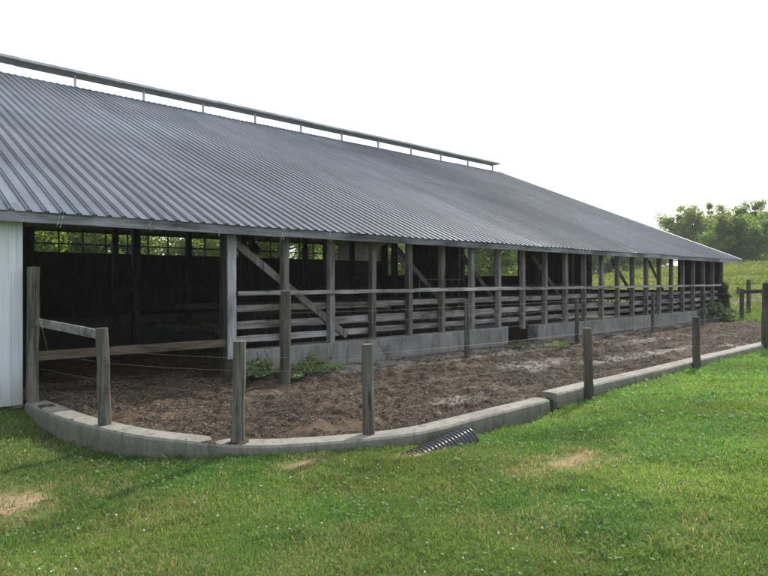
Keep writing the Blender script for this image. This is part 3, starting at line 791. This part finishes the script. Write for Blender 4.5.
# inner feed rails and pipe dividers
for y, zz in ((13.6, (0.75, 1.25)), (17.7, (0.6, 1.1, 1.6))):
    for z in zz:
        mb = MB(); mb.beam((5.9, y, z), (31.5, y, z), 0.04, 0.13, nseg=10, jit=0.008); mb.build('feed_rail', M['rafter'], barn)
for k in range(20):
    x = 6.9+1.22*k; mb = MB()
    mb.tube([(x, 11.2, 0.35), (x, 11.25, 1.0), (x, 11.5, 1.15), (x, 13.2, 1.15), (x, 13.35, 1.0), (x, 13.4, 0.4)], 0.025, 6)
    mb.tube([(x, 13.35, 0.55), (x, 11.9, 0.5), (x, 11.7, 0.7), (x, 11.7, 1.14)], 0.022, 6)
    mb.build('stall_divider', M['steel'], barn)
mb = MB(); mb.beam((13.4, 12.9, 1.9), (15.4, 12.9, 1.9), .03, .03); mb.beam((13.4, 12.9, 1.2), (13.4, 12.9, 1.9), .03, .03, up=(1,0,0)); mb.build('stall_pipe', M['wire'], barn)
# wisps of old nest straw on the fascia
for (px_, py_) in ((62, 214), (149, 222), (219, 229), (283, 237), (330, 240)):
    th = YAW-math.atan((px_-384)/F); x = (EY-0.03)/math.tan(th); mb = MB()
    for i in range(4):
        dx = random.uniform(-.03, .03); z0 = 2.86+random.uniform(-.05, .04); l = random.uniform(.05, .2)
        mb.beam((x+dx, EY-0.026, z0), (x+dx+random.uniform(-.06, .06), EY-0.035-random.uniform(0, .03), z0-l), 0.0035, 0.0035, up=(0, 1, 0))
    mb.build('straw_wisp', M['straw'], barn)

# ------------------------------------------------------------------ fences
def wood_post(x, y, h, r, parent, lean=(0, 0), square=False, z0=-0.15):
    mb = MB()
    n = 7; pts = []; rad = []
    for k in range(n):
        t = k/(n-1); pts.append((x+lean[0]*t+random.uniform(-.006, .006), y+lean[1]*t+random.uniform(-.006, .006), z0+(h-z0)*t)); rad.append(r*(1.06-0.10*t))
    if square: mb.beam(pts[0], pts[-1], 2*r, 1.5*r, up=(1, 0, 0), nseg=8, jit=0.006)
    else: mb.tube(pts, rad, 14, wob=0.05)
    return bevel(mb.build('post', M['fpost'], parent), 0.008)
def wire(parent, pts, r=0.0016, sag=0.015):
    P = []
    for a, b in zip(pts[:-1], pts[1:]):
        a = Vector(a); b = Vector(b); s = sag*random.uniform(.3, 1.6)
        for k in range(6):
            t = k/6; p = a.lerp(b, t); p.z -= 4*s*t*(1-t); P.append(p)
    P.append(Vector(pts[-1])); mb = MB(); mb.tube(P, r, 5); mb.build('wire', M['wire'], parent)
of = empty('wire_fence', (9, 5.3, 0), 'post and wire fence standing on the concrete curb at the lawn edge', 'fence', 'farm fences')
opx = [(105,424,328,.078),(237,441,341,.075),(369,434,344,.070),(589,390,328,.075),(697,364,317,.08),(765,346,283,.085)]
ow = []
for x, y, ty, r in opx:
    p = at_z(x, y, 0.03); dpt = (EYE-0.03)*F/(y-HZ); h = EYE+(HZ-ty)/F*dpt
    wood_post(p[0], p[1], h, r, of, (random.uniform(-.05, .05), random.uniform(-.04, .04))); ow.append((p[0], p[1]))
for x in (24.5, 29.3): wood_post(x, 5.28, 1.25, 0.075, of); ow.append((x, 5.28))
lp = (2.25, 10.30)
wood_post(lp[0], lp[1], 2.08, 0.09, of, (0.015, 0.0), square=True, z0=-0.3)
mb = MB(); mb.beam((lp[0]+0.02, lp[1]-0.075, 1.25), (ow[0][0]-0.02, ow[0][1]+0.09, 1.17), 0.035, 0.12, nseg=5, jit=0.003); bevel(mb.build('rail', M['board'], of), 0.004)
al = [lp]+ow
for z in (0.28, 0.55, 0.80):
    wire(of, [(x+0.02, y+0.07, z+random.uniform(-.03, .03)) for x, y in al])
wire(of, [(x+0.02, y+0.07, 0.98) for x, y in ow])
mb = MB(); mb.tube([(2.30, 10.18, 1.32), (2.36, 10.14, 1.1), (2.41, 10.12, .85), (2.38, 10.14, .7)], 0.005, 5); mb.build('twine', M['brown'], of)
inf = empty('wire_fence', (16, 9.2, 0), 'inner post and wire fence running just in front of the barn stalls', 'fence', 'farm fences')
iw = []
for x, y, ty, r in ((285,383,291,.095),(467,361,303,.06),(577,344,299,.06),(653,333,293,.065),(704,325.5,293,.065)):
    p = at_z(x, y, 0); dpt = EYE*F/(y-HZ); wood_post(p[0], p[1], EYE+(HZ-ty)/F*dpt, r, inf, (random.uniform(-.03, .03), 0)); iw.append((p[0], p[1]))
for z in (0.35, 0.72, 1.05, 1.28): wire(inf, [(x, y-0.07, z) for x, y in iw]+[(32.2, 9.5, z)], sag=0.02)
gp = empty('board_fence', (32.3, 9.6, 0), 'short board fence with dark posts beyond the far barn corner', 'fence', 'farm fences')
pa = at_z(742, 318, 0); pb = at_depth(748.5, 280, 34)
wood_post(pa[0], pa[1], 1.45, 0.10, gp); wood_post(pb[0], pb[1], 1.9, 0.11, gp)
pc = at_depth(738, 288, 50); wood_post(pc[0], pc[1], 1.3, 0.12, gp)
pe = at_depth(790, 291, 27.0)
mb = MB(); mb.beam((pa[0], pa[1]-0.1, 1.30), (pe[0], pe[1], 1.38), 0.05, 0.17, nseg=5, jit=0.004); mb.build('rail', M['dpost'], gp)
wood_post(pe[0], pe[1]+0.1, 1.5, 0.10, gp)

# ------------------------------------------------------------------ corrugated culvert pipe
pa = Vector((4.35, 4.76, -0.32)); pb = Vector((5.86, 4.82, -0.155)); mb = MB()
ax = (pb-pa); Ln = ax.length; ax.normalize(); pts = []; rad = []
k = 0; s = 0.0
while s < Ln:
    for ds, r in ((0, .178), (.008, .198), (.018, .207), (.028, .207), (.038, .198), (.046, .178)):
        pts.append(pa+ax*(s+ds)); rad.append(r)
    s += 0.062
mb.tube(pts, rad, 32, caps=False, smooth=True)
n = len(pts)
ip = [pts[-1], pts[-1]-ax*0.6]; mb.tube(ip[::-1], [0.172, 0.172], 28, caps=True, smooth=True)
mb.tube([pts[-1], pts[-1]+ax*0.004], [0.19, 0.172], 28, caps=False)
pp = mb.build('culvert_pipe', M['pipe']); tag(pp, 'black corrugated plastic drain pipe half buried in grass beside the curb', 'pipe')

# stones on the lawn
def stone(p, r, label, seed):
    bm = bmesh.new(); bmesh.ops.create_icosphere(bm, subdivisions=2, radius=r); q = np.random.default_rng(seed)
    off = q.normal(0, 1, 3)
    for v in bm.verts:
        f = 1+0.5*(vnoise(v.co.x+off[0], v.co.y+v.co.z*1.3+off[1], r*0.9, 61)-0.5); v.co = Vector((v.co.x*f*1.35, v.co.y*f, v.co.z*f*0.6))
    me = bpy.data.meshes.new('stone'); bm.to_mesh(me); bm.free(); me.materials.append(M['stone'])
    o = bpy.data.objects.new('stone', me); COL.objects.link(o); o.location = p; o.rotation_euler = (0, 0, random.random()*6); tag(o, label, 'stone')
def lawn_pt(x, y):
    z = -0.1
    for _ in range(8): p = at_z(x, y, z); z = float(lawn_z(np.array([p[0]]), np.array([p[1]]))[0])
    return (p[0], p[1], z+0.02)
stone(lawn_pt(159, 457), 0.055, 'reddish flat stone at the foot of the curved curb', 1)
stone(lawn_pt(17, 408), 0.10, 'dark lump of stone where the curved curb meets the white siding wall', 2)

# ------------------------------------------------------------------ plants
def leaf_cloud(n, centres, rad, size, cols, rs, flat=0.9, zmin=None):
    """leaf quads spread over the shells of several clumps"""
    C = np.array(centres); k = rs.integers(0, len(C), n)
    R = np.array(rad)[k]
    dv = rs.normal(0, 1, (n, 3)); dv /= np.linalg.norm(dv, axis=1)[:, None]
    rr = rs.random(n)**0.45
    p = C[k]+dv*(R*rr[:, None] if R.ndim == 2 else (R*rr)[:, None])
    if zmin is not None: p[:, 2] = np.maximum(p[:, 2], zmin+rs.random(n)*size)
    nv = dv*0.5+rs.normal(0, 0.6, (n, 3)); nv[:, 2] += flat*0.6; nv /= np.linalg.norm(nv, axis=1)[:, None]
    a = np.cross(nv, rs.normal(0, 1, (n, 3))); a /= np.linalg.norm(a, axis=1)[:, None]; b = np.cross(nv, a)
    s = size*(0.6+0.8*rs.random(n))[:, None]
    V = np.stack([p-a*s, p-b*s*.6+nv*s*.15, p+a*s, p+b*s*.6+nv*s*.15], 1)
    ck = rs.random(len(C))[k][:, None]*0.75+0.25*rs.random((n, 1))
    c = np.array(cols[0])*(1-ck)+np.array(cols[1])*ck
    c = c*(0.8+0.4*rs.random((n, 1)))
    return V.reshape(-1, 3), np.arange(4*n).reshape(n, 4), np.repeat(c, 4, axis=0)
def tree_parts(seed, h, w, nleaf, leaf, cols, low=0.12):
    """returns trunk MB verts and crown arrays for a tree at the origin"""
    r = random.Random(seed); rs = np.random.default_rng(seed); mb = MB()
    cent = []; rad = []
    top = Vector((r.uniform(-.4, .4), r.uniform(-.4, .4), h*0.72))
    tp = [Vector((0, 0, -0.5)), Vector((0, 0, h*0.15)), Vector((top.x*.4, top.y*.4, h*0.4)), top]
    mb.tube(tp, [h*.032, h*.024, h*.017, h*.006], 8)
    nl = 22
    for i in range(nl):
        t = 0.16+0.64*i/nl; a = i*2.4+r.uniform(-.4, .4)
        st = Vector((0, 0, 0)).lerp(top, t*1.05); reach = w*0.5*(0.55+0.6*math.sin(math.pi*min(1, (t+0.12))))*r.uniform(.65, 1.05)
        en = st+Vector((math.cos(a)*reach, math.sin(a)*reach, h*r.uniform(.06, .2)))
        md = st.lerp(en, .5)+Vector((0, 0, h*.03))
        mb.tube([st, md, en], [h*.011, h*.007, h*.003], 5)
        for q in range(6):
            f = r.uniform(.35, 1.03); c = st.lerp(en, f)+Vector((r.gauss(0, w*.06), r.gauss(0, w*.06), r.gauss(h*.03, h*.04)))
            cent.append(c); s = w*r.uniform(.06, .14); rad.append((s*1.2, s*1.2, s*.85))
    for q in range(12):
        c = top+Vector((r.gauss(0, w*.14), r.gauss(0, w*.14), h*r.uniform(-.10, .17))); cent.append(c); s = w*r.uniform(.05, .1); rad.append((s, s, s*.9))
    if low < 0.1:
        for q in range(26):
            a = r.random()*6.28; c = Vector((math.cos(a)*w*r.uniform(.1, .5), math.sin(a)*w*r.uniform(.1, .5), h*r.uniform(.02, .3))); cent.append(c); s = w*r.uniform(.08, .15); rad.append((s, s, s))
    V, q, c = leaf_cloud(nleaf, [tuple(p) for p in cent], rad, leaf, cols, rs)
    return mb, V, q, c
def tree(kind, loc, seed, h, w, nleaf, leaf, cols, label, group, low=0.12):
    t = empty(kind, loc, label, 'tree', group)
    mb, V, q, c = tree_parts(seed, h, w, nleaf, leaf, cols, low); L0 = np.array(loc)
    mb.v = [(a+L0[0], b+L0[1], c_+L0[2]) for a, b, c_ in mb.v]
    mb.build('trunk', M['bark'], t); fast_mesh('crown', V+L0, quads=q, mat=M['leaf'], parent=t, col=c)
    return t
def copy_tree(src, loc, rz, sc, label, group=None):
    c = src.copy(); COL.objects.link(c); c.location = loc; c.rotation_euler = (0, 0, rz); c.scale = (sc, sc, sc); c['label'] = label
    if group: c['group'] = group
    for ch in list(src.children):
        d_ = ch.copy(); COL.objects.link(d_); d_.parent = c
    return c
MAPLE = ((0.058,0.100,0.026), (0.16,0.22,0.055)); PALEG = ((0.08,0.12,0.045), (0.19,0.235,0.09)); DARKG = ((0.02,0.042,0.012), (0.06,0.10,0.022))
def hz(x, y): return float(hill(np.array([x]), np.array([y]))[0])-0.1
def tpos(px_, dep):
    p = at_depth(px_, 280, dep); return (p[0], p[1], hz(p[0], p[1]))
G1 = 'trees on the rise beyond the barn'
tree('pale_tree', tpos(687, 112), 21, 14.2, 11.5, 15000, 0.20, PALEG, 'pale loose-crowned tree just above the low end of the roof', G1)
tree('leafy_tree', tpos(712, 118), 22, 14.4, 10.5, 14000, 0.20, PALEG, 'thin-topped tree between the pale tree and the dense maple', G1)
tree('maple_tree', tpos(738, 96), 23, 10.0, 9.6, 24000, 0.19, MAPLE, 'dense mid green maple tree standing right of the roof corner', G1, 0.05)
tree('leafy_tree', tpos(757, 110), 24, 13.2, 10.5, 15000, 0.20, PALEG, 'tall thin-topped tree rising behind the dense maple', G1)
tree('leafy_tree', tpos(781, 104), 25, 11.0, 10.0, 15000, 0.20, MAPLE, 'leafy tree cut by the right edge of the view', G1, 0.05)
G2 = 'trees growing behind the barn'; LB = 'leafy green tree behind the barn, glimpsed through its open back and end'
b1 = tree('bushy_tree', (10, 54, hz(10, 54)), 31, 10, 9, 9000, 0.17, ((0.04,0.075,0.012), (0.17,0.22,0.04)), LB, G2, 0.05)
b2 = tree('bushy_tree', (18, 58, hz(18, 58)), 32, 11.5, 9, 9000, 0.17, ((0.03,0.06,0.012), (0.13,0.19,0.03)), LB, G2, 0.05)
b3 = tree('bushy_tree', (27, 55, hz(27, 55)), 33, 9.5, 8.5, 9000, 0.17, ((0.045,0.07,0.015), (0.18,0.21,0.05)), LB, G2, 0.05)
r_ = random.Random(5)
for i, (x, y) in enumerate([(3,56),(14.5,62),(23,63),(31,60),(35,54),(39,62),(44,56),(49,60),(54,55),(58,63),(64,58),(70,54),(75,60),(82,55),(90,52),(96,57),(62,47)]):
    copy_tree((b1, b2, b3)[i % 3], (x, y, hz(x, y)), r_.random()*6.28, r_.uniform(.85, 1.15), LB)

for px_, dp_, sc in ((722, 128, .62), (745, 122, .6), (763, 130, .66), (785, 124, .6)):
    copy_tree(b2, tpos(px_, dp_), r_.random()*6.28, sc, 'low bushy tree filling the gap under the crowns on the rise', G1)
def weed(name, loc, n, spread, h, leaf, cols, label, cat, group, seed, flat=0.9):
    rs = np.random.default_rng(seed); cent = []; rad = []
    t = empty(name, loc, label, cat, group); mb = MB(); Vb = []
    for i in range(14):
        a = rs.random()*6.28; rr = spread*rs.random()**.6; hh = h*(0.35+0.65*rs.random())*(1.1-0.5*rr/spread)
        c = np.array(loc)+np.array([math.cos(a)*rr, math.sin(a)*rr*.55, hh*.75]); cent.append(tuple(c)); rad.append((spread*.25, spread*.2, hh*.35))
        mb.tube([np.array(loc)+np.array([math.cos(a)*rr*.5, math.sin(a)*rr*.3, -.02]), c], [.008, .004], 4)
    V, q, c = leaf_cloud(n, cent, rad, leaf, cols, rs, flat, zmin=loc[2])
    mb.build('stem', M['weed'], t); fast_mesh('leaves', V, quads=q, mat=M['weed'], parent=t, col=c)
WG = 'weeds at the foot of the barn front'; wc = ((0.09,0.13,0.065), (0.22,0.28,0.15))
def wz(x, y): p = at_z(x, y, 0.0); return (p[0], p[1], 0.0)
for i, (px_, dp_) in enumerate(((590, 92), (604, 100), (618, 94), (632, 104), (645, 97), (659, 100))):
    p = tpos(px_, dp_); copy_tree((b2, b1, b3)[i % 3], p, r_.random()*6.28, (.8, .78, .68, .58, .5, .46)[i], LB)
weed('weed_clump', wz(266, 379), 900, .62, .50, .045, wc, 'broad-leaved weed clump between the doorway post and the thick round post', 'weed', WG, 71)
weed('weed_clump', wz(306, 376), 1300, .75, .48, .035, ((0.10,0.15,0.055), (0.24,0.31,0.14)), 'bushy weed clump just right of the thick round fence post', 'weed', WG, 72)
weed('weed_clump', wz(519, 348), 350, .40, .22, .035, wc, 'small weed clump by the rounded end of the footing', 'weed', WG, 73)
weed('weed_clump', wz(553, 347), 300, .50, .16, .035, wc, 'low weed patch in front of the second footing', 'weed', WG, 74)
bp = at_z(715, 320, 0)
weed('leafy_bush', (30.2, 10.0, 0), 2000, 1.2, 0.85, .075, ((0.08,0.115,0.06), (0.21,0.26,0.15)), 'big-leaved pale green bush sprawling at the far end of the barn front', 'bush', None, 75)
# ivy climbing the last post
iv = empty('ivy_vine', (32.4, D-0.1, 0), 'dark green vine climbing the far corner post of the barn', 'vine')
rs2 = np.random.default_rng(76); cent = [(32.4+rs2.normal(0, .12), D-0.06+rs2.normal(0, .05), z) for z in np.linspace(0.2, 1.65, 16)]
V, q, c = leaf_cloud(2000, cent, [(.42-.018*i, .22, .16) for i in range(16)], .06, ((0.02,0.042,0.014), (0.06,0.10,0.03)), rs2)
fast_mesh('leaves', V, quads=q, mat=M['weed'], parent=iv, col=c)
mb = MB(); mb.tube([(32.4, D-.06, -.05), (32.36, D-.05, .8), (32.44, D-.05, 1.8)], .012, 5); mb.build('stem', M['bark'], iv)
# rough grass on the verge past the yard
n = 14000
px = 29.5+22*rs.random(n)**1.3; py = 5.4+9*rs.random(n)
ok = ((px > 31.2+1.2*(vnoise(py, py*0, 0.9, 47)-0.5)-0.25*(py-8)) & ~((px < 32.7) & (py > D-0.1)))
px, py = px[ok], py[ok]; pz = hill(px, py)-0.06
V, q, t, c = blades(px, py, pz, 0.08+0.22*rs.random(len(px)), 0.02+0.015*rs.random(len(px)), np.array([0.10,0.165,0.03])*(0.6+0.8*rs.random((len(px), 1))), rs)
g = fast_mesh('verge_grass', V, quads=q, tris=t, mat=M['blade'], col=c); g['kind'] = 'stuff'

n = 60000
dd = 38+95*rs.random(n)**1.3; th = np.radians(rs.uniform(9, 30, n)); px = dd*np.cos(th); py = dd*np.sin(th)
ok = (px > 36) & (vnoise(px, py, 4.0, 81)*0.6+vnoise(px, py, 1.2, 82)*0.5 > 0.46)
ok &= ~((np.abs(py-14) < 3.2) & (np.abs(px-50) < 11) & (rs.random(n) < .8))
px, py, dd = px[ok], py[ok], dd[ok]
gx_, gy_ = px, py
tone = vnoise(px, py, 7.0, 83)[:, None]
gc = (np.array([0.085,0.15,0.03])*(1-tone)+np.array([0.24,0.23,0.075])*tone)*(0.6+0.7*rs.random((len(px), 1)))
V, q, t, c = blades(px, py, hill(px, py)-0.05, 0.15+0.45*rs.random(len(px))**2, 0.05+0.0009*dd, gc, rs)
g = fast_mesh('pasture_grass', V, quads=q, tris=t, mat=M['blade'], col=c); g['kind'] = 'stuff'

hm = bpy.data.materials.new('haze_air'); hm.use_nodes = True; hn = hm.node_tree
hn.nodes.remove(hn.nodes['Principled BSDF'])
pv = hn.nodes.new('ShaderNodeVolumePrincipled'); pv.inputs['Color'].default_value = (0.9, 0.94, 0.97, 1); pv.inputs['Density'].default_value = 0.00055
hn.links.new(pv.outputs[0], hn.nodes['Material Output'].inputs['Volume'])
mb = MB(); mb.box((gxl-5, gyl-5, float(Z_GROUND)-1.0), (gxh+5, gyh+5, 27.0)); hz_ = mb.build('haze', hm); hz_['kind'] = 'stuff'
